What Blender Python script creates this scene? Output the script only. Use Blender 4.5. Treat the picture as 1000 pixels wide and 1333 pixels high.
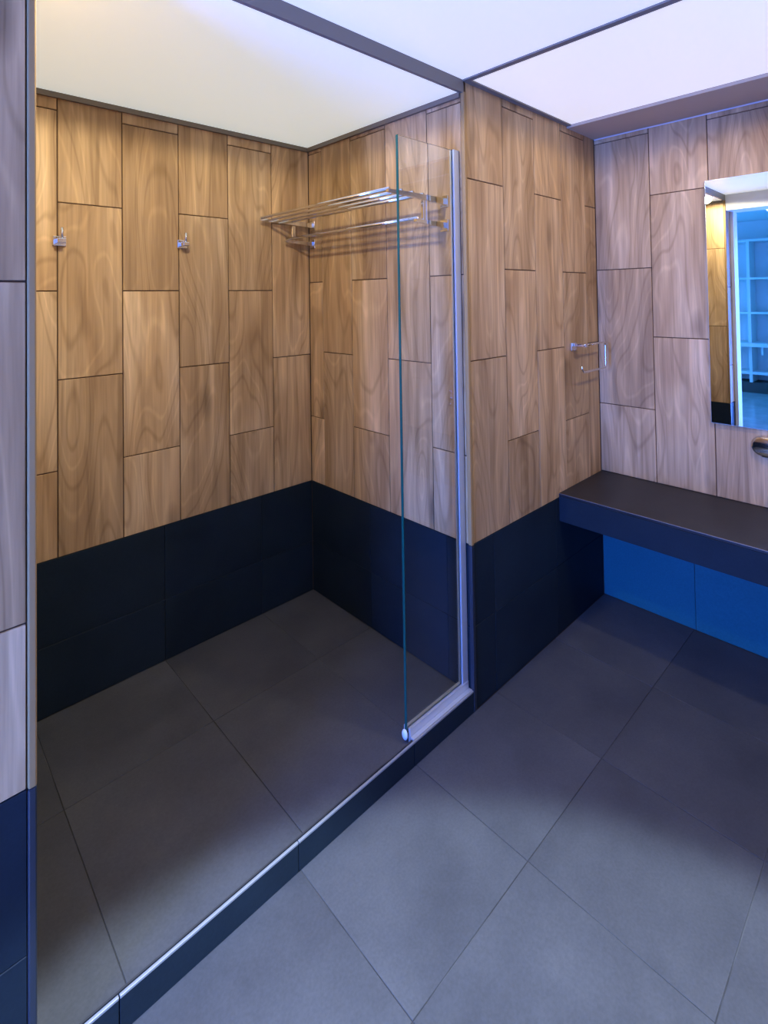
import bpy, bmesh, math, random
from mathutils import Matrix, Vector

random.seed(7)
scene = bpy.context.scene
C = scene.collection
for o in list(bpy.data.objects):
    bpy.data.objects.remove(o)

# ------------------------------------------------------------------ camera
# x runs along the shower step (to the right), y runs into the shower, z up; metres
YAW, PITCH, ROLL, F_PX, PX, PY = 0.8002, 0.0208, -0.0154, 686.93, 515.0, 372.76
CAM = Vector((-1.5567, -1.2232, 1.5185))
fw = Vector((math.cos(YAW)*math.cos(PITCH), math.sin(YAW)*math.cos(PITCH), math.sin(PITCH)))
rt = Vector((math.sin(YAW), -math.cos(YAW), 0))
up = rt.cross(fw)
r2 = rt*math.cos(ROLL) + up*math.sin(ROLL)
u2 = -rt*math.sin(ROLL) + up*math.cos(ROLL)
cd = bpy.data.cameras.new('camera')
cam = bpy.data.objects.new('camera', cd); C.objects.link(cam)
M = Matrix((r2, u2, -fw)).transposed().to_4x4(); M.translation = CAM
cam.matrix_world = M
cd.sensor_fit = 'HORIZONTAL'; cd.sensor_width = 36.0
cd.lens = F_PX/1000*36
cd.shift_x = (500-PX)/1000
cd.shift_y = (PY-666.5)/1000
cd.clip_start = 0.02
scene.camera = cam

# ------------------------------------------------------------------ world, light, exposure
vs = scene.view_settings
vs.view_transform = 'Standard'; vs.look = 'None'; vs.gamma = 1.0; vs.exposure = 0.0
vs.use_curve_mapping = False
w = bpy.data.worlds.new('world'); scene.world = w; w.use_nodes = True
w.node_tree.nodes['Background'].inputs[0].default_value = (0.10, 0.32, 0.8, 1)
w.node_tree.nodes['Background'].inputs[1].default_value = 0.4

BLUE = (0.07, 0.205, 1.0)
def area(name, loc, direction, sx, sy, power, col):
    d = bpy.data.lights.new(name, 'AREA'); d.shape = 'RECTANGLE'
    d.size = sx; d.size_y = sy; d.energy = power; d.color = col
    o = bpy.data.objects.new(name, d); C.objects.link(o)
    o.location = loc; o.rotation_euler = Vector(direction).to_track_quat('-Z', 'Y').to_euler()
    return o
# daylight through the tall window of the room next door
area('daylight_tall_window', (-3.24, -0.545, 1.08), (1, 0, 0), 0.70, 2.0, 178, BLUE)
area('added_recess_light', (-4.6, 2.38, 1.30), (0, -1, 0), 1.5, 1.9, 60, (0.03, 0.36, 1.0))  # added blue light for the shelf recess, no window stands there

CEIL_MAIN, CEIL_SHOWER, CEIL_RIGHT = 0.70, 0.62, 0.74      # strength of the backlit ceiling panels
SPOT_MAIN, SPOT_SHOWER, SPOT_RIGHT = 600, 39, 35           # added ceiling fill lamps, watts

# ------------------------------------------------------------------ dimensions
XR, YB = 1.073, 1.008          # mirror wall, shower back wall
XL = -1.345                    # shower left wall
YF = -2.05                     # wall behind the photographer
ZD = 0.60                      # top of the dark tiles
ZC, ZC2 = 2.329, 2.285         # ceilings
ZS, ZSTEP = 0.056, 0.078       # shower floor, step
ZK = 0.622                     # worktop
T = 0.010                      # tile thickness
XT = -1.60                     # bedroom face of the left wall

# ------------------------------------------------------------------ materials
def new_mat(name):
    m = bpy.data.materials.new(name); m.use_nodes = True
    nt = m.node_tree; b = nt.nodes['Principled BSDF']
    return m, nt, b
def plain(name, col, rough=0.5, metal=0.0, spec=0.5, bump=0.0, bscale=200):
    m, nt, b = new_mat(name)
    b.inputs['Base Color'].default_value = (*col, 1); b.inputs['Roughness'].default_value = rough
    b.inputs['Metallic'].default_value = metal; b.inputs['Specular IOR Level'].default_value = spec
    n = nt.nodes.new('ShaderNodeTexNoise'); n.inputs['Scale'].default_value = bscale
    tc = nt.nodes.new('ShaderNodeTexCoord'); nt.links.new(tc.outputs['Object'], n.inputs['Vector'])
    if bump:
        bp = nt.nodes.new('ShaderNodeBump'); bp.inputs['Strength'].default_value = bump
        bp.inputs['Distance'].default_value = 0.002
        nt.links.new(n.outputs[0], bp.inputs['Height']); nt.links.new(bp.outputs[0], b.inputs['Normal'])
    return m
def ramp(nt, stops):
    r = nt.nodes.new('ShaderNodeValToRGB'); e = r.color_ramp.elements
    while len(e) < len(stops): e.new(0.5)
    for k, (p, c) in enumerate(stops):
        e[k].position = p; e[k].color = (*c, 1)
    return r
def mixc(nt, mode, fac, a, b):
    n = nt.nodes.new('ShaderNodeMix'); n.data_type = 'RGBA'; n.blend_type = mode
    if isinstance(fac, (int, float)): n.inputs[0].default_value = fac
    else: nt.links.new(fac, n.inputs[0])
    nt.links.new(a, n.inputs[6]) if not isinstance(a, tuple) else setattr(n.inputs[6], 'default_value', a)
    nt.links.new(b, n.inputs[7]) if not isinstance(b, tuple) else setattr(n.inputs[7], 'default_value', b)
    return n.outputs[2]

def wood_mat():
    m, nt, b = new_mat('wood_grain_tile')
    L = nt.links.new
    tc = nt.nodes.new('ShaderNodeTexCoord'); oi = nt.nodes.new('ShaderNodeObjectInfo')
    comb = nt.nodes.new('ShaderNodeCombineXYZ')
    for k, mul in enumerate((37.0, 53.0, 71.0)):
        mm = nt.nodes.new('ShaderNodeMath'); mm.operation = 'MULTIPLY'; mm.inputs[1].default_value = mul
        L(oi.outputs['Random'], mm.inputs[0]); L(mm.outputs[0], comb.inputs[k])
    add = nt.nodes.new('ShaderNodeVectorMath'); add.operation = 'ADD'
    L(tc.outputs['Object'], add.inputs[0]); L(comb.outputs[0], add.inputs[1])
    def mapped(s):
        mp = nt.nodes.new('ShaderNodeMapping'); mp.inputs['Scale'].default_value = s
        L(add.outputs[0], mp.inputs['Vector']); return mp.outputs[0]
    def noise(vec, sc, det, rough=0.5, dist=0.0):
        n = nt.nodes.new('ShaderNodeTexNoise'); n.inputs['Scale'].default_value = sc
        n.inputs['Detail'].default_value = det; n.inputs['Roughness'].default_value = rough
        n.inputs['Distortion'].default_value = dist; L(vec, n.inputs['Vector']); return n.outputs[0]
    big = noise(mapped((7, 7, 1.3)), 1.0, 2.0, 0.5, 0.6)            # broad figure
    # growth rings: bands taken from a slowly varying field give the cathedral grain
    fld = noise(mapped((4.2, 4.2, 0.85)), 1.0, 1.5, 0.45, 0.3)
    mu = nt.nodes.new('ShaderNodeMath'); mu.operation = 'MULTIPLY'; mu.inputs[1].default_value = 11.0
    L(fld, mu.inputs[0])
    fr = nt.nodes.new('ShaderNodeMath'); fr.operation = 'PINGPONG'; fr.inputs[1].default_value = 0.5
    L(mu.outputs[0], fr.inputs[0])
    fib = noise(mapped((130, 130, 5)), 1.0, 3.0, 0.6)               # fine fibres
    streak = noise(mapped((26, 26, 1.1)), 1.0, 3.0, 0.6, 0.8)       # long streaks
    base = ramp(nt, [(0.25, (0.35, 0.205, 0.090)), (0.5, (0.50, 0.320, 0.155)), (0.72, (0.63, 0.435, 0.240))])
    L(big, base.inputs[0])
    ring = ramp(nt, [(0.0, (0.66, 0.62, 0.56)), (0.12, (0.98, 0.98, 0.98)), (0.40, (1.0, 1.0, 1.0)), (0.5, (1.24, 1.27, 1.28))])
    ring.color_ramp.interpolation = 'EASE'
    L(fr.outputs[0], ring.inputs[0])
    c = mixc(nt, 'MULTIPLY', 0.62, base.outputs[0], ring.outputs[0])
    st = ramp(nt, [(0.3, (0.66, 0.62, 0.56)), (0.5, (1, 1, 1)), (0.72, (1.28, 1.28, 1.26))])
    L(streak, st.inputs[0]); c = mixc(nt, 'MULTIPLY', 0.8, c, st.outputs[0])
    fb = ramp(nt, [(0.3, (0.86, 0.85, 0.84)), (0.7, (1.08, 1.08, 1.08))])
    L(fib, fb.inputs[0]); c = mixc(nt, 'MULTIPLY', 0.8, c, fb.outputs[0])
    # knots
    vo = nt.nodes.new('ShaderNodeTexVoronoi'); vo.inputs['Scale'].default_value = 1.0
    L(mapped((4.5, 4.5, 1.7)), vo.inputs['Vector'])
    kn = ramp(nt, [(0.05, (0.40, 0.38, 0.36)), (0.17, (1, 1, 1))])
    L(vo.outputs['Distance'], kn.inputs[0]); c = mixc(nt, 'MULTIPLY', 0.75, c, kn.outputs[0])
    # every plank a little lighter or darker
    hv = nt.nodes.new('ShaderNodeHueSaturation'); L(c, hv.inputs['Color'])
    mr = nt.nodes.new('ShaderNodeMapRange'); L(oi.outputs['Random'], mr.inputs['Value'])
    mr.inputs['To Min'].default_value = 0.88; mr.inputs['To Max'].default_value = 1.12
    L(mr.outputs[0], hv.inputs['Value'])
    L(hv.outputs[0], b.inputs['Base Color'])
    b.inputs['Roughness'].default_value = 0.55; b.inputs['Specular IOR Level'].default_value = 0.35
    bp = nt.nodes.new('ShaderNodeBump'); bp.inputs['Strength'].default_value = 0.15; bp.inputs['Distance'].default_value = 0.001
    L(fib, bp.inputs['Height']); L(bp.outputs[0], b.inputs['Normal'])
    return m

def stone_mat(name, c0, c1, rough=0.45, spec=0.4, scale=3.0, bump=0.15, vary=0.12):
    m, nt, b = new_mat(name); L = nt.links.new
    tc = nt.nodes.new('ShaderNodeTexCoord'); oi = nt.nodes.new('ShaderNodeObjectInfo')
    sc = nt.nodes.new('ShaderNodeVectorMath'); sc.operation = 'ADD'
    L(tc.outputs['Object'], sc.inputs[0])
    mm = nt.nodes.new('ShaderNodeMath'); mm.operation = 'MULTIPLY'; mm.inputs[1].default_value = 61.0
    L(oi.outputs['Random'], mm.inputs[0]); L(mm.outputs[0], sc.inputs[1])
    n1 = nt.nodes.new('ShaderNodeTexNoise'); n1.inputs['Scale'].default_value = scale; n1.inputs['Detail'].default_value = 6
    n1.inputs['Roughness'].default_value = 0.6; L(sc.outputs[0], n1.inputs['Vector'])
    n2 = nt.nodes.new('ShaderNodeTexNoise'); n2.inputs['Scale'].default_value = 150; n2.inputs['Detail'].default_value = 3
    L(sc.outputs[0], n2.inputs['Vector'])
    r = ramp(nt, [(0.3, c0), (0.7, c1)]); L(n1.outputs[0], r.inputs[0])
    sp = ramp(nt, [(0.3, (0.88, 0.88, 0.88)), (0.7, (1.1, 1.1, 1.1))]); L(n2.outputs[0], sp.inputs[0])
    c = mixc(nt, 'MULTIPLY', 0.8, r.outputs[0], sp.outputs[0])
    hv = nt.nodes.new('ShaderNodeHueSaturation'); L(c, hv.inputs['Color'])
    mr = nt.nodes.new('ShaderNodeMapRange'); L(oi.outputs['Random'], mr.inputs['Value'])
    mr.inputs['To Min'].default_value = 1-vary; mr.inputs['To Max'].default_value = 1+vary
    L(mr.outputs[0], hv.inputs['Value']); L(hv.outputs[0], b.inputs['Base Color'])
    b.inputs['Roughness'].default_value = rough; b.inputs['Specular IOR Level'].default_value = spec
    bp = nt.nodes.new('ShaderNodeBump'); bp.inputs['Strength'].default_value = bump; bp.inputs['Distance'].default_value = 0.001
    L(n2.outputs[0], bp.inputs['Height']); L(bp.outputs[0], b.inputs['Normal'])
    return m

def grout_mat(name, c0, c1):
    m, nt, b = new_mat(name); L = nt.links.new
    tc = nt.nodes.new('ShaderNodeTexCoord')
    n = nt.nodes.new('ShaderNodeTexNoise'); n.inputs['Scale'].default_value = 3.0; n.inputs['Detail'].default_value = 4
    L(tc.outputs['Object'], n.inputs['Vector'])
    r = ramp(nt, [(0.50, c0), (0.62, c1)]); L(n.outputs[0], r.inputs[0]); L(r.outputs[0], b.inputs['Base Color'])
    b.inputs['Roughness'].default_value = 0.6
    return m

def glow_mat(name, col, strength, diffuse):
    m, nt, b = new_mat(name)
    b.inputs['Base Color'].default_value = (*diffuse, 1); b.inputs['Roughness'].default_value = 0.35
    b.inputs['Emission Color'].default_value = (*col, 1); b.inputs['Emission Strength'].default_value = strength
    return m

WOOD = wood_mat()
DADO = stone_mat('dark_blue_black_tile', (0.008, 0.015, 0.023), (0.013, 0.023, 0.034), rough=0.55, spec=0.15, scale=4.0)
DADO_DAYLIT = stone_mat('dark_tile_painted_daylight', (0.010, 0.115, 0.155), (0.014, 0.135, 0.18), rough=0.5, spec=0.22, scale=2.0, vary=0.04)  # blue daylight put into the colour of the dark tiles under the worktop
FLOOR = stone_mat('charcoal_floor_tile', (0.048, 0.050, 0.056), (0.080, 0.082, 0.088), rough=0.5, spec=0.35, scale=3.0, vary=0.06)
COUNTER = stone_mat('black_worktop_stone', (0.014, 0.015, 0.018), (0.022, 0.022, 0.026), rough=0.42, spec=0.4, scale=8.0)
WGROUT = plain('brown_joint', (0.085, 0.045, 0.022), 0.8)
FGROUT = grout_mat('floor_joint', (0.03, 0.03, 0.032), (0.085, 0.088, 0.09))
CHROME = plain('chrome', (0.82, 0.84, 0.86), 0.09, 1.0)
ALU = plain('brushed_aluminium', (0.72, 0.75, 0.78), 0.24, 1.0)
CHAN = plain('satin_aluminium_channel', (0.62, 0.66, 0.70), 0.28, 0.55)
NOSE = plain('pale_aluminium_nosing', (0.36, 0.38, 0.40), 0.35, 0.4)
TRIMG = plain('grey_metal_trim', (0.20, 0.18, 0.155), 0.45, 0.0, 0.4)
TRIMB = plain('brown_metal_trim', (0.17, 0.135, 0.10), 0.4, 0.0, 0.4)
SOFFIT = plain('grey_soffit_paint', (0.50, 0.39, 0.28), 0.6, 0.0, 0.3)
EDGEB = plain('bronze_edge_profile', (0.34, 0.215, 0.09), 0.6, 0.0, 0.15)
EDGED = plain('black_edge_profile', (0.018, 0.024, 0.036), 0.4)
SILIC = plain('white_silicone', (0.62, 0.60, 0.60), 0.5)
WHITE = plain('white_paint', (0.80, 0.80, 0.80), 0.5)
BFLOOR = stone_mat('pale_polished_floor', (0.36, 0.37, 0.38), (0.50, 0.50, 0.50), rough=0.16, spec=0.5, scale=5.0)
SHADEP = plain('base_shade_dark', (0.06, 0.055, 0.05), 0.6)
MIRROR = plain('mirror_silver', (0.86, 0.90, 0.90), 0.0, 1.0)
MEDGE = plain('polished_mirror_edge', (0.62, 0.72, 0.74), 0.2, 0.4)
LAMPW = glow_mat('fill_lamp_diffuser', (1, 0.95, 0.85), 8.0, (0.9, 0.9, 0.9))
P_MAIN = glow_mat('backlit_ceiling_panel', (0.93, 0.94, 1.0), CEIL_MAIN*0.75, (0.75, 0.75, 0.75))
P_SHOW = glow_mat('backlit_shower_ceiling_panel', (0.92, 1.0, 0.93), CEIL_SHOWER*0.75, (0.75, 0.75, 0.75))
P_RIGHT = glow_mat('backlit_vanity_ceiling_panel', (1.0, 0.97, 0.95), CEIL_RIGHT*0.75, (0.75, 0.75, 0.75))

def glass_mat():
    m, nt, b = new_mat('clear_greenish_glass')
    nt.nodes.remove(b); L = nt.links.new
    out = nt.nodes['Material Output']
    g = nt.nodes.new('ShaderNodeBsdfGlass'); g.inputs['IOR'].default_value = 1.5
    g.inputs['Color'].default_value = (0.985, 0.997, 0.992, 1); g.inputs['Roughness'].default_value = 0.0
    L(g.outputs[0], out.inputs['Surface'])
    va = nt.nodes.new('ShaderNodeVolumeAbsorption'); va.inputs['Color'].default_value = (0.25, 0.80, 0.66, 1)
    va.inputs['Density'].default_value = 3.0
    L(va.outputs[0], out.inputs['Volume'])
    return m
GLASS = glass_mat()

# ------------------------------------------------------------------ mesh helpers
def link(name, me, mat, parent=None, loc=(0, 0, 0)):
    o = bpy.data.objects.new(name, me); C.objects.link(o); o.location = loc
    if mat and not me.materials: me.materials.append(mat)
    if parent: o.parent = parent
    return o
def box_bm(bm, x0, x1, y0, y1, z0, z1):
    v = [bm.verts.new(p) for p in ((x0,y0,z0),(x1,y0,z0),(x1,y1,z0),(x0,y1,z0),(x0,y0,z1),(x1,y0,z1),(x1,y1,z1),(x0,y1,z1))]
    for f in ((3,2,1,0),(4,5,6,7),(0,1,5,4),(1,2,6,5),(2,3,7,6),(3,0,4,7)):
        bm.faces.new([v[i] for i in f])
def finish(bm, name):
    me = bpy.data.meshes.new(name); bmesh.ops.recalc_face_normals(bm, faces=bm.faces[:]); bm.to_mesh(me); bm.free(); return me
def box(name, mat, x0, x1, y0, y1, z0, z1, parent=None, bevel=0.0, seg=1):
    """one mesh object, origin at the middle of the box"""
    cx, cy, cz = (x0+x1)/2, (y0+y1)/2, (z0+z1)/2
    bm = bmesh.new(); box_bm(bm, x0-cx, x1-cx, y0-cy, y1-cy, z0-cz, z1-cz)
    if bevel: bmesh.ops.bevel(bm, geom=bm.edges[:], offset=bevel, segments=seg, affect='EDGES', profile=0.5)
    o = link(name, finish(bm, name), mat, parent)
    o.location = (cx, cy, cz)
    if parent is not None: o.location -= parent.location
    return o
def struct(o):
    o['kind'] = 'structure'; return o
def tag(o, label, cat, group=None):
    o['label'] = label; o['category'] = cat
    if group: o['group'] = group
    return o
def empty(name, loc):
    o = bpy.data.objects.new(name, None); C.objects.link(o); o.location = loc; o.empty_display_size = 0.05
    return o
def smooth(o):
    for p in o.data.polygons: p.use_smooth = True
    return o
def tube(name, pts, r, mat, parent=None, seg=12, loc=(0, 0, 0)):
    """round bar through pts (bends kept sharp-ish), capped"""
    bm = bmesh.new(); rings = []
    pts = [Vector(p) for p in pts]
    ref = Vector((0.31, 0.22, 0.92))
    for i, p in enumerate(pts):
        if i == 0: t = pts[1]-p
        elif i == len(pts)-1: t = p-pts[i-1]
        else: t = (p-pts[i-1]).normalized() + (pts[i+1]-p).normalized()
        t.normalize()
        a = t.cross(ref)
        if a.length < 1e-3: a = t.cross(Vector((1, 0, 0)))
        a.normalize(); b = t.cross(a)
        k = 1.0
        if 0 < i < len(pts)-1:
            k = 1/max(0.5, (p-pts[i-1]).normalized().dot(t))
        rings.append([bm.verts.new(p + (a*math.cos(2*math.pi*j/seg) + b*math.sin(2*math.pi*j/seg))*r*(k if k < 1.2 else 1.2)) for j in range(seg)])
    for i in range(len(rings)-1):
        for j in range(seg):
            bm.faces.new((rings[i][j], rings[i][(j+1) % seg], rings[i+1][(j+1) % seg], rings[i+1][j]))
    bm.faces.new(rings[0][::-1]); bm.faces.new(rings[-1])
    return smooth(link(name, finish(bm, name), mat, parent, loc))
def fillet(pts, r, n=5):
    out = [Vector(pts[0])]
    for i in range(1, len(pts)-1):
        a, p, b = Vector(pts[i-1]), Vector(pts[i]), Vector(pts[i+1])
        d0, d1 = (a-p).normalized(), (b-p).normalized()
        s, e = p+d0*r, p+d1*r
        for k in range(n+1):
            t = k/n; out.append(s*(1-t)**2 + p*2*t*(1-t) + e*t*t)
    out.append(Vector(pts[-1])); return out
def disc(name, r, h, mat, parent=None, loc=(0,0,0), seg=32, r2=None):
    bm = bmesh.new(); bmesh.ops.create_cone(bm, cap_ends=True, segments=seg, radius1=r, radius2=r if r2 is None else r2, depth=h)
    return link(name, finish(bm, name), mat, parent, loc)

# ------------------------------------------------------------------ wall cladding helpers
J_PLANK, J_DADO = 0.0020, 0.0007   # half width of a joint
def cover(parent, name, mat, axis, face, out, cols, zcols, thick=T, bevel=0.0012):
    J = J_DADO if name == 'dado_tile' else J_PLANK
    """pieces on a vertical wall. axis 'x': wall runs along x at y=face; 'y': wall runs along y at x=face.
    out = +-1 side the pieces stand proud of. cols = column edges, zcols = list of z edges per column"""
    for i in range(len(cols)-1):
        a, b = sorted((cols[i], cols[i+1]))
        zs = zcols[i % len(zcols)]
        for k in range(len(zs)-1):
            d0, d1 = sorted((face, face+out*thick*random.uniform(0.94, 1.0)))
            if axis == 'x': box(name, mat, a+J, b-J, d0, d1, zs[k]+J, zs[k+1]-J, parent, bevel)
            else: box(name, mat, d0, d1, a+J, b-J, zs[k]+J, zs[k+1]-J, parent, bevel)

# NOTE: wall bodies stand one tile thickness behind the finished faces
# ------------------------------------------------------------------ floors
floor = struct(box('floor', FGROUT, XT, XR+0.15, YF-0.15, 0.0, -0.12, -0.0020))
floor['label'] = 'charcoal square floor tiles of the bathroom with thin joints'
fx = [XT, -1.20, -0.755, -0.31, 0.135, 0.58, XR]
fy = [0.0, -0.415, -0.86, -1.305, -1.75, YF]
for i in range(len(fx)-1):
    for k in range(len(fy)-1):
        box('floor_tile', FLOOR, fx[i]+0.0011, fx[i+1]-0.0011, fy[k+1]+0.0011, fy[k]-0.0011, -0.012, -random.uniform(0, 0.0005), floor, 0.0006)
sfloor = struct(box('shower_floor', FGROUT, XL-0.1, 0.1, 0.012, YB+0.1, -0.12, ZS-0.0020))
sfloor['label'] = 'raised shower floor of charcoal tiles behind the step'
sx = [XL, -1.178, -0.728, -0.285, 0.0]
sy = [0.014, 0.572, YB]
for i in range(len(sx)-1):
    for k in range(len(sy)-1):
        box('floor_tile', FLOOR, sx[i]+0.0011, sx[i+1]-0.0011, sy[k]+0.0011, sy[k+1]-0.0011, ZS-0.012, ZS-random.uniform(0, 0.0005), sfloor, 0.0006)

# ------------------------------------------------------------------ walls
ze_b, zo_b = [ZD, 0.91, 1.560, 2.222, ZC2], [ZD, 1.237, 1.885, ZC2]
wall_back = struct(box('wall_back', WGROUT, XL-0.1, 0.1, YB+T*0.5, YB+0.15, -0.12, ZC+0.15))
wall_back['label'] = 'shower back wall clad in vertical wood-look planks over black tiles'
cover(wall_back, 'plank', WOOD, 'x', YB+T, -1, [XL, -1.103, -0.883, -0.662, -0.439, -0.215, 0.0], [ze_b, zo_b])
cover(wall_back, 'dado_tile', DADO, 'x', YB+T, -1, [XL, -1.178, -0.728, -0.285, 0.0], [[ZS, 0.30, ZD]])

# partition between shower and vanity (its end edge stands at x=0, y=0)
wall_mid = struct(box('wall_partition', WGROUT, T*0.5, XR+0.15, T*0.5, YB+0.15, -0.12, ZC+0.15))
wall_mid['label'] = 'partition wall between shower and vanity, wood-look planks over dark tiles'
ze_s, zo_s = [ZD, 0.925, 1.60, 2.25, ZC2], [ZD, 1.255, 1.925, ZC2]
cover(wall_mid, 'plank', WOOD, 'y', T, -1, [YB, 0.900, 0.673, 0.434, 0.190, 0.0135], [ze_s, zo_s])
cover(wall_mid, 'dado_tile', DADO, 'y', T, -1, [YB, 0.565, 0.125, 0.0135], [[ZS, 0.30, ZD]])
ze_p, zo_p = [ZD, 0.932, 1.625, 2.290, ZC], [ZD, 1.275, 1.962, ZC]
cover(wall_mid, 'plank', WOOD, 'x', T, -1, [0.0135, 0.250, 0.487, 0.724, 0.960, XR], [zo_p, ze_p])
cover(wall_mid, 'dado_tile', DADO, 'x', T, -1, [0.0135, 0.141, 0.615, XR], [[0, 0.30, ZD]])

wall_right = struct(box('wall_right', WGROUT, XR+T*0.5, XR+0.15, YF-0.15, T*0.5, -0.12, ZC+0.15))
wall_right['label'] = 'mirror wall clad in wood-look planks, dark tiles under the worktop'
ze_r, zo_r = [ZK, 0.965, 1.641, 2.288, ZC], [ZK, 1.311, 1.987, ZC]
rc = [0.0, -0.270, -0.520]
while rc[-1] > YF+0.26: rc.append(rc[-1]-0.25)
rc.append(YF)
cover(wall_right, 'plank', WOOD, 'y', XR+T, -1, rc, [ze_r, zo_r])
cover(wall_right, 'dado_tile', DADO_DAYLIT, 'y', XR+T, -1, [0.0, -0.422, -0.87, -1.32, -1.77, YF], [[0, 0.30, ZK-0.002]])

wall_left = struct(box('wall_left', WGROUT, XT+0.012, XL-T*0.5, T*0.5, YB+0.15, -0.12, ZC+0.15))
wall_left['label'] = 'short wall at the left end of the shower, wood-look planks over dark tiles'
cover(wall_left, 'plank', WOOD, 'x', T, -1, [-1.50, -1.3585], [ze_b[:-1]+[ZC]])
cover(wall_left, 'dado_tile', DADO, 'x', T, -1, [-1.50, -1.3585], [[0, 0.295, ZD]])
cover(wall_left, 'plank', WOOD, 'y', XL-T, 1, [0.008, 0.20, 0.42, 0.64, 0.86, YB], [zo_b, ze_b])
cover(wall_left, 'dado_tile', DADO, 'y', XL-T, 1, [0.008, 0.125, 0.572, YB], [[ZS, 0.30, ZD]])

wall_front = struct(box('wall_front', WGROUT, XT, XR+0.15, YF-0.15, YF-T*0.5, -0.12, ZC+0.15))
cover(wall_front, 'plank', WOOD, 'x', YF-T, 1, [XT+0.01+0.2228*k for k in range(13)], [ze_p, zo_p])
cover(wall_front, 'dado_tile', DADO, 'x', YF-T, 1, [XT+0.01, -1.20, -0.755, -0.31, 0.135, 0.58, XR], [[0, 0.30, ZD]])

# opening to the bedroom: lintel over it, white casing on the bedroom side
lintel = struct(box('wall_lintel', WHITE, XT+0.012, XL-0.012, YF, -0.002, 2.20, ZC+0.15))
casing = struct(box('trim_1', WHITE, XT-0.02, -1.502, -0.022, 0.085, -0.0, 2.26))
casing['label'] = 'white door casing beside the bedroom opening'

# ------------------------------------------------------------------ corner profiles and step edge
def corner_profile(n, x0, x1, y0, y1, z1, label):
    a = struct(box('trim_%d' % n, EDGEB, x0, x1, y0, y1, ZD, z1, None, 0.003, 2)); a['label'] = 'bronze corner edge profile ' + label
    b = struct(box('trim_%d' % (n+1), EDGED, x0, x1, y0, y1, 0.0, ZD-0.001, None, 0.003, 2)); b['label'] = 'black corner edge profile ' + label
corner_profile(2, -0.004, 0.012, -0.004, 0.012, ZC2, 'at the end of the partition wall')
corner_profile(4, -1.358, -1.3435, -0.004, 0.008, ZC2, 'at the end of the short left wall')

step = empty('shower_step', (-0.67, 0.006, 0.0)); struct(step)
step['label'] = 'low dark tiled step along the shower edge with aluminium nosing'
for a, b in ((-1.343, -1.2005), (-1.2005, -0.761), (-0.761, -0.318), (-0.318, -0.005)):
    box('riser_tile', DADO, a+0.0012, b-0.0012, -0.002, 0.010, 0.0, ZSTEP-0.006, step, 0.0008)
for a, b in ((-1.343, -1.2005), (-1.2005, -0.761), (-0.761, -0.005)):
    box('nosing', NOSE, a+0.0010, b-0.0010, -0.003, 0.004, ZSTEP-0.006, ZSTEP, step, 0.0012, 2)
box('backing', FGROUT, -1.343, -0.005, 0.010, 0.014, 0.0, ZSTEP-0.004, step)

# ------------------------------------------------------------------ ceilings
def ceil(name, mat, x0, x1, y0, y1, z, label):
    o = struct(box(name, mat, x0, x1, y0, y1, z, z+0.02)); o['label'] = label; return o
ceil('ceiling', P_SHOW, XL-0.02, 0.02, 0.012, YB+0.02, ZC2, 'glowing white ceiling panel above the shower')
ceil('ceiling', P_MAIN, XT, -0.004, YF-0.02, -0.0, ZC, 'glowing white ceiling panel above the middle of the bathroom')
ceil('ceiling', P_RIGHT, 0.016, 0.80, YF-0.02, 0.0, ZC, 'glowing white ceiling panel in front of the partition wall')
tn = 6
def trim(mat, x0, x1, y0, y1, z0, z1, label):
    global tn
    o = struct(box('trim_%d' % tn, mat, x0, x1, y0, y1, z0, z1)); o['label'] = label; tn += 1; return o
trim(TRIMG, XL-0.02, 0.0, -0.002, 0.012, ZC2-0.004, ZC+0.02, 'dark grey metal strip where the shower ceiling steps down')
trim(TRIMB, XL, 0.0, YB-0.012, YB, ZC2-0.020, ZC2, 'dark grey metal strip along the top of the shower back wall')
trim(TRIMB, -0.012, 0.0, 0.012, YB-0.012, ZC2-0.020, ZC2, 'dark grey metal strip along the top of the shower side wall')
trim(TRIMB, XL, XL+0.012, 0.012, YB-0.012, ZC2-0.020, ZC2, 'dark grey metal strip along the top of the shower left wall')
trim(TRIMG, -0.006, 0.018, YF, -0.024, ZC-0.006, ZC+0.02, 'dark grey metal strip between the middle and the vanity ceiling panels')
trim(TRIMG, -0.006, 0.79, -0.024, 0.0, ZC-0.006, ZC, 'dark grey metal strip along the top of the partition wall')
trim(SOFFIT, 0.79, XR, YF, 0.0, ZC-0.014, ZC+0.02, 'flat grey soffit board above the mirror wall')
trim(SILIC, XR-0.005, XR, YF, -0.004, ZC-0.019, ZC-0.014, 'thin pale sealant bead under the grey soffit')

# ------------------------------------------------------------------ fill lamps added out of view to brighten the room (their own light stays here)
def fill_lamp(x, y, z, power, col, angle, blend, label):
    t = empty('added_fill_lamp', (x, y, z)); tag(t, label, 'fill_lamp')
    bm = bmesh.new()
    r0 = [bm.verts.new((0.030*math.cos(a), 0.030*math.sin(a), -0.004)) for a in [2*math.pi*k/32 for k in range(32)]]
    r1 = [bm.verts.new((0.041*math.cos(a), 0.041*math.sin(a), 0.0)) for a in [2*math.pi*k/32 for k in range(32)]]
    for k in range(32): bm.faces.new((r0[k], r0[(k+1) % 32], r1[(k+1) % 32], r1[k]))
    link('ring', finish(bm, 'ring'), ALU, t)
    disc('lens', 0.030, 0.003, LAMPW, t, (0, 0, -0.0018))
    d = bpy.data.lights.new('fill_lamp_beam', 'SPOT'); d.energy = power; d.color = col
    d.spot_size = math.radians(angle); d.spot_blend = blend; d.shadow_soft_size = 0.035
    o = bpy.data.objects.new('fill_lamp_beam', d); C.objects.link(o); o.parent = t; o.location = (0, 0, -0.02)
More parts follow.
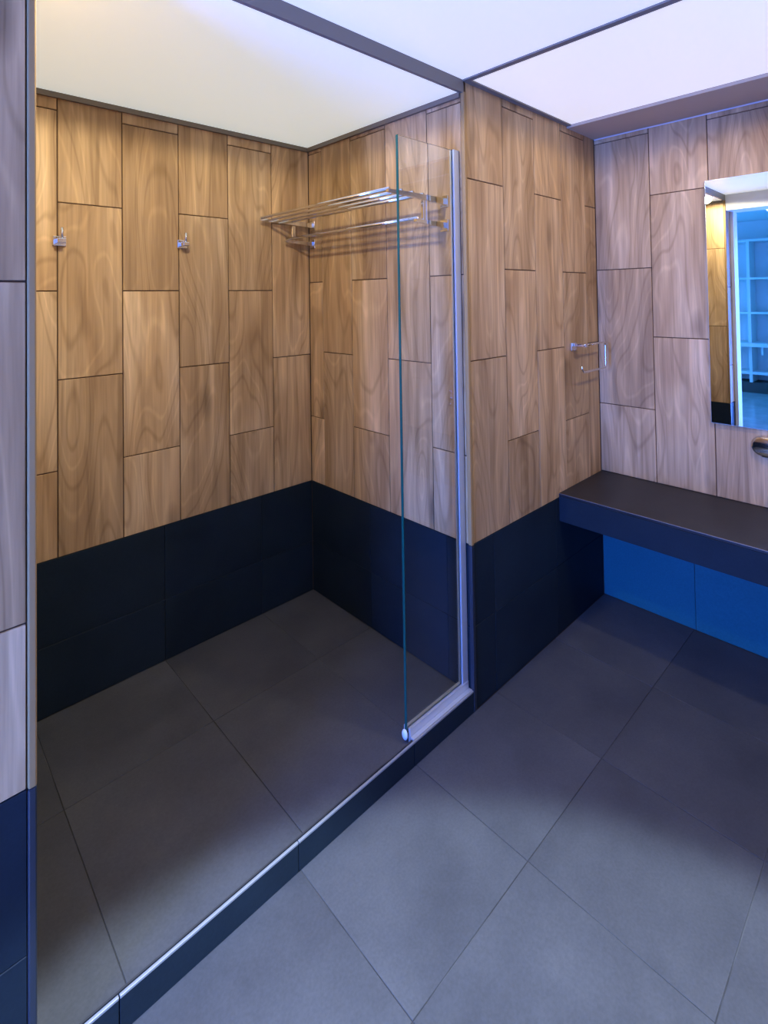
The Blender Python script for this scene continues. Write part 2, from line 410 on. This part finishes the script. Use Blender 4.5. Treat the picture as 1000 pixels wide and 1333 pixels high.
fill_lamp(-1.24, -1.14, ZC, SPOT_MAIN, (0.62, 0.78, 1.0), 63, 0.18, 'added ceiling downlight above the bathroom floor')
fill_lamp(-1.055, 0.055, ZC2, SPOT_SHOWER, (1.0, 0.90, 0.63), 176, 0.12, 'added ceiling downlight above the shower floor')
fill_lamp(0.16, -1.15, ZC, SPOT_RIGHT, (1.0, 0.84, 0.62), 176, 0.12, 'added ceiling downlight above the vanity worktop')

# ------------------------------------------------------------------ worktop
wk = empty('worktop', (0.85, 0.0, ZK)); tag(wk, 'long matt black stone worktop fixed below the mirror', 'worktop')
box('top_slab', COUNTER, 0.640, XR-0.001, YF+0.001, -0.001, ZK-0.012, ZK, wk, 0.0015)
box('apron', DADO, 0.640, 0.655, YF+0.001, -0.001, ZK-0.125, ZK-0.0125, wk, 0.001)
box('soffit_board', DADO, 0.6555, XR-0.001, YF+0.001, -0.001, ZK-0.125, ZK-0.110, wk, 0.001)
tube('front_edge', [(-0.2095, -0.002, -0.0015), (-0.2095, YF+0.002, -0.0015)], 0.0016, plain('pale_edge', (0.20, 0.19, 0.19), 0.4), wk, 8)  # thin paler bar along the front edge

# ------------------------------------------------------------------ shower screen
GX = -0.318
sc = empty('shower_screen', (GX/2, 0.035, ZSTEP)); tag(sc, 'narrow fixed clear glass shower screen standing on the step', 'glass screen')
box('glass_pane', GLASS, GX, -0.012, 0.030, 0.040, 0.088, 2.066, sc, 0.0006)
box('polished_edge', plain('green_glass_edge', (0.006, 0.075, 0.062), 0.25), GX-0.0014, GX-0.0002, 0.030, 0.040, 0.088, 2.066, sc)
for (y0, y1) in ((0.022, 0.0295), (0.0405, 0.048)):
    box('wall_channel', CHAN, -0.036, -0.0045, y0, y1, 0.082, 2.066, sc, 0.001)
for (y0, y1) in ((0.020, 0.0295), (0.0405, 0.050)):
    box('floor_channel', CHAN, GX+0.004, -0.0045, y0, y1, 0.0565, 0.104, sc, 0.001)
box('sill_plate', CHAN, GX+0.004, -0.0045, 0.0045, 0.0195, ZSTEP-0.006, ZSTEP+0.001, sc, 0.0008)
cap = bmesh.new(); bmesh.ops.create_uvsphere(cap, u_segments=20, v_segments=12, radius=1.0)
bmesh.ops.scale(cap, vec=(0.007, 0.012, 0.017), verts=cap.verts[:])
smooth(link('end_cap', finish(cap, 'end_cap'), plain('translucent_plastic', (0.75, 0.80, 0.85), 0.25), sc, (GX-GX/2-0.006, 0.0, 0.006)))

# ------------------------------------------------------------------ robe hooks
def hook(x, z, label):
    t = empty('robe_hook', (x, YB, z)); tag(t, label, 'hook', 'robe hooks on the shower back wall')
    box('wall_plate', CHROME, x-0.021, x+0.021, YB-0.010, YB, z-0.018, z+0.018, t, 0.002, 2)
    box('arm', CHROME, x-0.013, x+0.013, YB-0.050, YB-0.0101, z-0.009, z+0.007, t, 0.002, 2)
    tube('peg', [(0.0, -0.043, 0.006), (0.0, -0.043, 0.046)], 0.0055, CHROME, t, 14)
hook(-1.098, 1.742, 'chrome robe hook at a plank joint, farther from the towel rack')
hook(-0.650, 1.756, 'chrome robe hook at a plank joint, closer to the towel rack')

# ------------------------------------------------------------------ towel rack
tr = empty('towel_rack', (0.0, 0.53, 1.885)); tag(tr, 'chrome towel rack of thin bars on the shower side wall', 'towel rack')
YA, YN = 0.972, 0.105
def rel(x, y, z): return (x, y-0.53, z-1.885)
for y in (YA, YN):
    s = 1 if y == YA else -1
    # upper arm: flat bar tapering to the tip; lower arm shorter; post between
    bm = bmesh.new()
    def arm(x_tip, z, h):
        vs_ = [(0.0, -0.008, -h), (0.0, 0.008, -h), (0.0, 0.008, h), (0.0, -0.008, h), (x_tip, -0.007, h*0.15), (x_tip, 0.007, h*0.15), (x_tip, 0.007, h), (x_tip, -0.007, h)]
        v = [bm.verts.new((p[0]-0.002, p[1]+y-0.53, p[2]+z-1.885)) for p in vs_]
        for f in ((0,1,2,3),(7,6,5,4),(0,4,5,1),(1,5,6,2),(2,6,7,3),(3,7,4,0)): bm.faces.new([v[i] for i in f])
    arm(-0.298, 1.885, 0.012)
    a = link('upper_arm', finish(bm, 'upper_arm'), CHROME, tr)
    bm = bmesh.new(); arm(-0.165, 1.792, 0.011)
    link('lower_arm', finish(bm, 'lower_arm'), CHROME, tr)
    box('post', CHROME, -0.128, -0.108, y-0.006, y+0.006, 1.803, 1.876, tr, 0.001)
    box('wall_plate', CHROME, -0.006, 0.0, y-0.020, y+0.020, 1.862, 1.908, tr, 0.0015)
    box('wall_plate', CHROME, -0.006, 0.0, y-0.020, y+0.020, 1.770, 1.815, tr, 0.0015)
for x in (-0.292, -0.234, -0.176, -0.122):
    tube('bar', [rel(x, YA, 1.899), rel(x, YN, 1.899)], 0.0064, CHROME, tr)
tube('hanging_bar', [rel(-0.155, YA, 1.808), rel(-0.155, YN, 1.808)], 0.0064, CHROME, tr)

# ------------------------------------------------------------------ towel ring on the partition
rg = empty('towel_ring', (0.80, 0.0, 1.272)); tag(rg, 'square open chrome towel ring beside the mirror wall', 'towel ring')
box('wall_plate', CHROME, 0.775, 0.825, -0.009, 0.0, 1.254, 1.290, rg, 0.002, 2)
box('neck', CHROME, 0.790, 0.812, -0.072, -0.0091, 1.272, 1.288, rg, 0.002, 2)
pts = fillet([(-0.02, -0.066, 0.010), (0.208, -0.066, 0.010), (0.208, -0.066, -0.115), (-0.030, -0.066, -0.115), (-0.045, -0.066, -0.085)], 0.016)
tube('ring_bar', pts, 0.0048, CHROME, rg)

# ------------------------------------------------------------------ mirror
mr_ = empty('mirror', (XR, -0.79, 0.945)); tag(mr_, 'tall frameless wall mirror above the black worktop', 'mirror')
box('backing', MEDGE, XR-0.016, XR-0.0008, -1.065, -0.510, 0.947, 2.014, mr_, 0.001)
box('silvered_pane', MIRROR, XR-0.0175, XR-0.0162, -1.063, -0.512, 0.949, 2.012, mr_)

# ------------------------------------------------------------------ wall mixer tap
fc = empty('wall_tap', (XR, -0.78, 0.878)); tag(fc, 'chrome wall-mounted mixer tap below the mirror', 'tap')
def stadium(name, y0, y1, zc, rz, x0, x1, mat, parent, seg=14):
    bm = bmesh.new(); prof = []
    for k in range(seg+1):
        a = math.pi/2 + math.pi*k/seg; prof.append((y1-rz+ -math.cos(a)*rz, zc+math.sin(a)*rz))
    for k in range(seg+1):
        a = -math.pi/2 + math.pi*k/seg; prof.append((y0+rz-math.cos(a)*rz, zc+math.sin(a)*rz))
    o = parent.location
    f = [bm.verts.new((x0-o.x, p[0]-o.y, p[1]-o.z)) for p in prof]
    bk = [bm.verts.new((x1-o.x, p[0]-o.y, p[1]-o.z)) for p in prof]
    n = len(prof)
    for k in range(n): bm.faces.new((f[k], f[(k+1) % n], bk[(k+1) % n], bk[k]))
    bm.faces.new(f); bm.faces.new(bk[::-1])
    bmesh.ops.bevel(bm, geom=[e for e in bm.edges if all(abs(v.co.x-(x0-o.x)) < 1e-6 for v in e.verts)], offset=0.010, segments=4, affect='EDGES', profile=0.5)
    return smooth(link(name, finish(bm, name), mat, parent))
stadium('wall_plate', -0.94, -0.655, 0.878, 0.042, XR-0.022, XR-0.0005, CHROME, fc)
tube('spout', fillet([(-0.020, 0.0, 0.006), (-0.165, 0.0, 0.006), (-0.175, 0.0, -0.022)], 0.012), 0.014, CHROME, fc, 18)
hd = tube('handle', [(-0.020, -0.10, 0.0), (-0.060, -0.10, 0.0)], 0.021, CHROME, fc, 24)
tube('lever', [(-0.050, -0.100, 0.0), (-0.056, -0.100, 0.075)], 0.006, CHROME, fc, 12)

# ------------------------------------------------------------------ the bedroom behind, seen in the mirror
bf = struct(box('bedroom_floor', BFLOOR, -6.2, XT-0.001, -3.0, 2.6, -0.12, 0.0)); bf['label'] = 'pale polished floor of the bedroom seen in the mirror'
bc = struct(box('bedroom_ceiling', WHITE, -6.2, XT-0.001, -3.0, 2.6, 2.62, 2.74)); bc['label'] = 'plain white bedroom ceiling'
struct(box('bedroom_wall_far', WHITE, -6.2, -6.05, -0.06, 2.4, 0.0, 2.62))['label'] = 'white bedroom wall behind the shelving'
struct(box('added_wall_window', WHITE, -3.40, -3.25, -3.0, -0.92, 0.0, 2.62))['label'] = 'added white wall beside the tall window'  # unseen walls added around the tall window to steer its daylight
struct(box('added_wall_pier', WHITE, -3.40, -3.25, -0.17, -0.06, 0.0, 2.62))['label'] = 'added white pier on the other side of the tall window'
struct(box('added_wall_head', WHITE, -3.40, -3.25, -0.92, -0.17, 2.12, 2.62))['label'] = 'added white wall above the tall window'
struct(box('added_wall_return', WHITE, -6.05, -3.40, -0.17, -0.06, 0.0, 2.62))['label'] = 'added white wall turning back beside the shelving'
struct(box('bedroom_wall_near', WHITE, -3.25, XT-0.0, -3.0, -2.9, 0.0, 2.62))['label'] = 'white bedroom end wall'
struct(box('bedroom_wall_side', WHITE, -6.2, XT, 2.4, 2.55, 0.0, 2.62))['label'] = 'white bedroom wall behind the added recess light'
struct(box('bedroom_wall_shared', WHITE, XT, XT+0.0115, 0.086, 2.4, 0.0, 2.62))['label'] = 'bedroom side of the shower wall'
struct(box('bedroom_wall_bath', WHITE, XT, XT+0.02, -2.9, YF-0.15, 0.0, 2.62))['label'] = 'bedroom wall past the bathroom opening'
struct(box('bedroom_wall_over', WHITE, XT, XT+0.0115, -2.2, 0.086, 2.262, 2.62))['label'] = 'bedroom wall above the bathroom opening'
SKYG = glow_mat('daylight_sky', BLUE, 6.0, (0.1, 0.2, 0.4))
win = empty('window_1', (-3.32, -0.545, 0.0)); struct(win); win['label'] = 'tall white framed bedroom window facing the bathroom opening'
for (y0, y1, z0, z1) in ((-0.92, -0.89, 0.0, 2.12), (-0.20, -0.17, 0.0, 2.12), (-0.89, -0.20, 0.0, 0.05), (-0.89, -0.20, 2.07, 2.12)):
    box('frame_bar', WHITE, -3.36, -3.29, y0, y1, z0, z1, win)
box('sky_pane', SKYG, -3.33, -3.325, -0.89, -0.20, 0.05, 2.07, win)

# white open shelving along the bedroom's far wall
sh = empty('shelving_unit', (-5.85, 0.75, 0.0)); tag(sh, 'white open shelving along the bedroom wall seen in the mirror', 'shelving')
X0, X1 = -6.045, -5.70
for y in (0.20, 0.78, 1.36): box('upright', WHITE, X0, X1, y-0.02, y+0.02, 0.16, 2.28, sh)
for a, b in ((0.22, 0.76), (0.80, 1.34)):
    for z in (1.20, 1.72): box('shelf', WHITE, X0, X1, a, b, z-0.015, z+0.015, sh)
    for z in (0.30,): box('shelf', WHITE, X0, X1, a, b, z-0.02, z+0.02, sh)
box('desk_shelf', WHITE, X0, X1+0.12, 0.16, 1.40, 0.70, 0.755, sh)
box('top_board', WHITE, X0, X1, 0.16, 1.40, 2.28, 2.31, sh)
box('base_shade', SHADEP, X0, X1-0.03, 0.18, 1.38, 0.0, 0.16, sh)  # dark block in place of the shadow under the shelving
for y in (0.34, 0.62, 0.94, 1.20): box('bracket', WHITE, X1+0.02, X1+0.05, y-0.015, y+0.015, 0.58, 0.70, sh)

# ceiling fan with lamp
fan = empty('ceiling_fan', (-3.20, -0.02, 2.62)); tag(fan, 'ceiling fan with a glowing lamp in the bedroom seen in the mirror', 'ceiling fan')
disc('canopy', 0.06, 0.05, WHITE, fan, (0, 0, -0.026))
disc('down_rod', 0.012, 0.06, ALU, fan, (0, 0, -0.08))
disc('motor_housing', 0.09, 0.07, WHITE, fan, (0, 0, -0.145))
lp = bmesh.new(); bmesh.ops.create_uvsphere(lp, u_segments=24, v_segments=12, radius=1.0); bmesh.ops.scale(lp, vec=(0.085, 0.085, 0.05), verts=lp.verts[:])
smooth(link('lamp_bowl', finish(lp, 'lamp_bowl'), glow_mat('fan_lamp', (0.8, 0.92, 1.0), 3.0, (0.9, 0.9, 0.9)), fan, (0, 0, -0.20)))
bl = bmesh.new()
outl = [(0.08, -0.035), (0.20, -0.055), (0.52, -0.06), (0.56, -0.03), (0.56, 0.03), (0.52, 0.06), (0.20, 0.055), (0.08, 0.035)]
t_ = [bl.verts.new((x, y, 0.004 + y*0.2)) for x, y in outl]; b_ = [bl.verts.new((x, y, -0.004 + y*0.2)) for x, y in outl]
for k in range(len(outl)): bl.faces.new((t_[k], t_[(k+1) % 8], b_[(k+1) % 8], b_[k]))
bl.faces.new(t_); bl.faces.new(b_[::-1])
me = finish(bl, 'blade'); me.materials.append(plain('pale_fan_blade', (0.55, 0.6, 0.65), 0.4))
for k in range(4):
    o = bpy.data.objects.new('blade', me); C.objects.link(o); o.parent = fan
    o.location = (0, 0, -0.15); o.rotation_euler = (0, 0, math.radians(35 + 90*k))
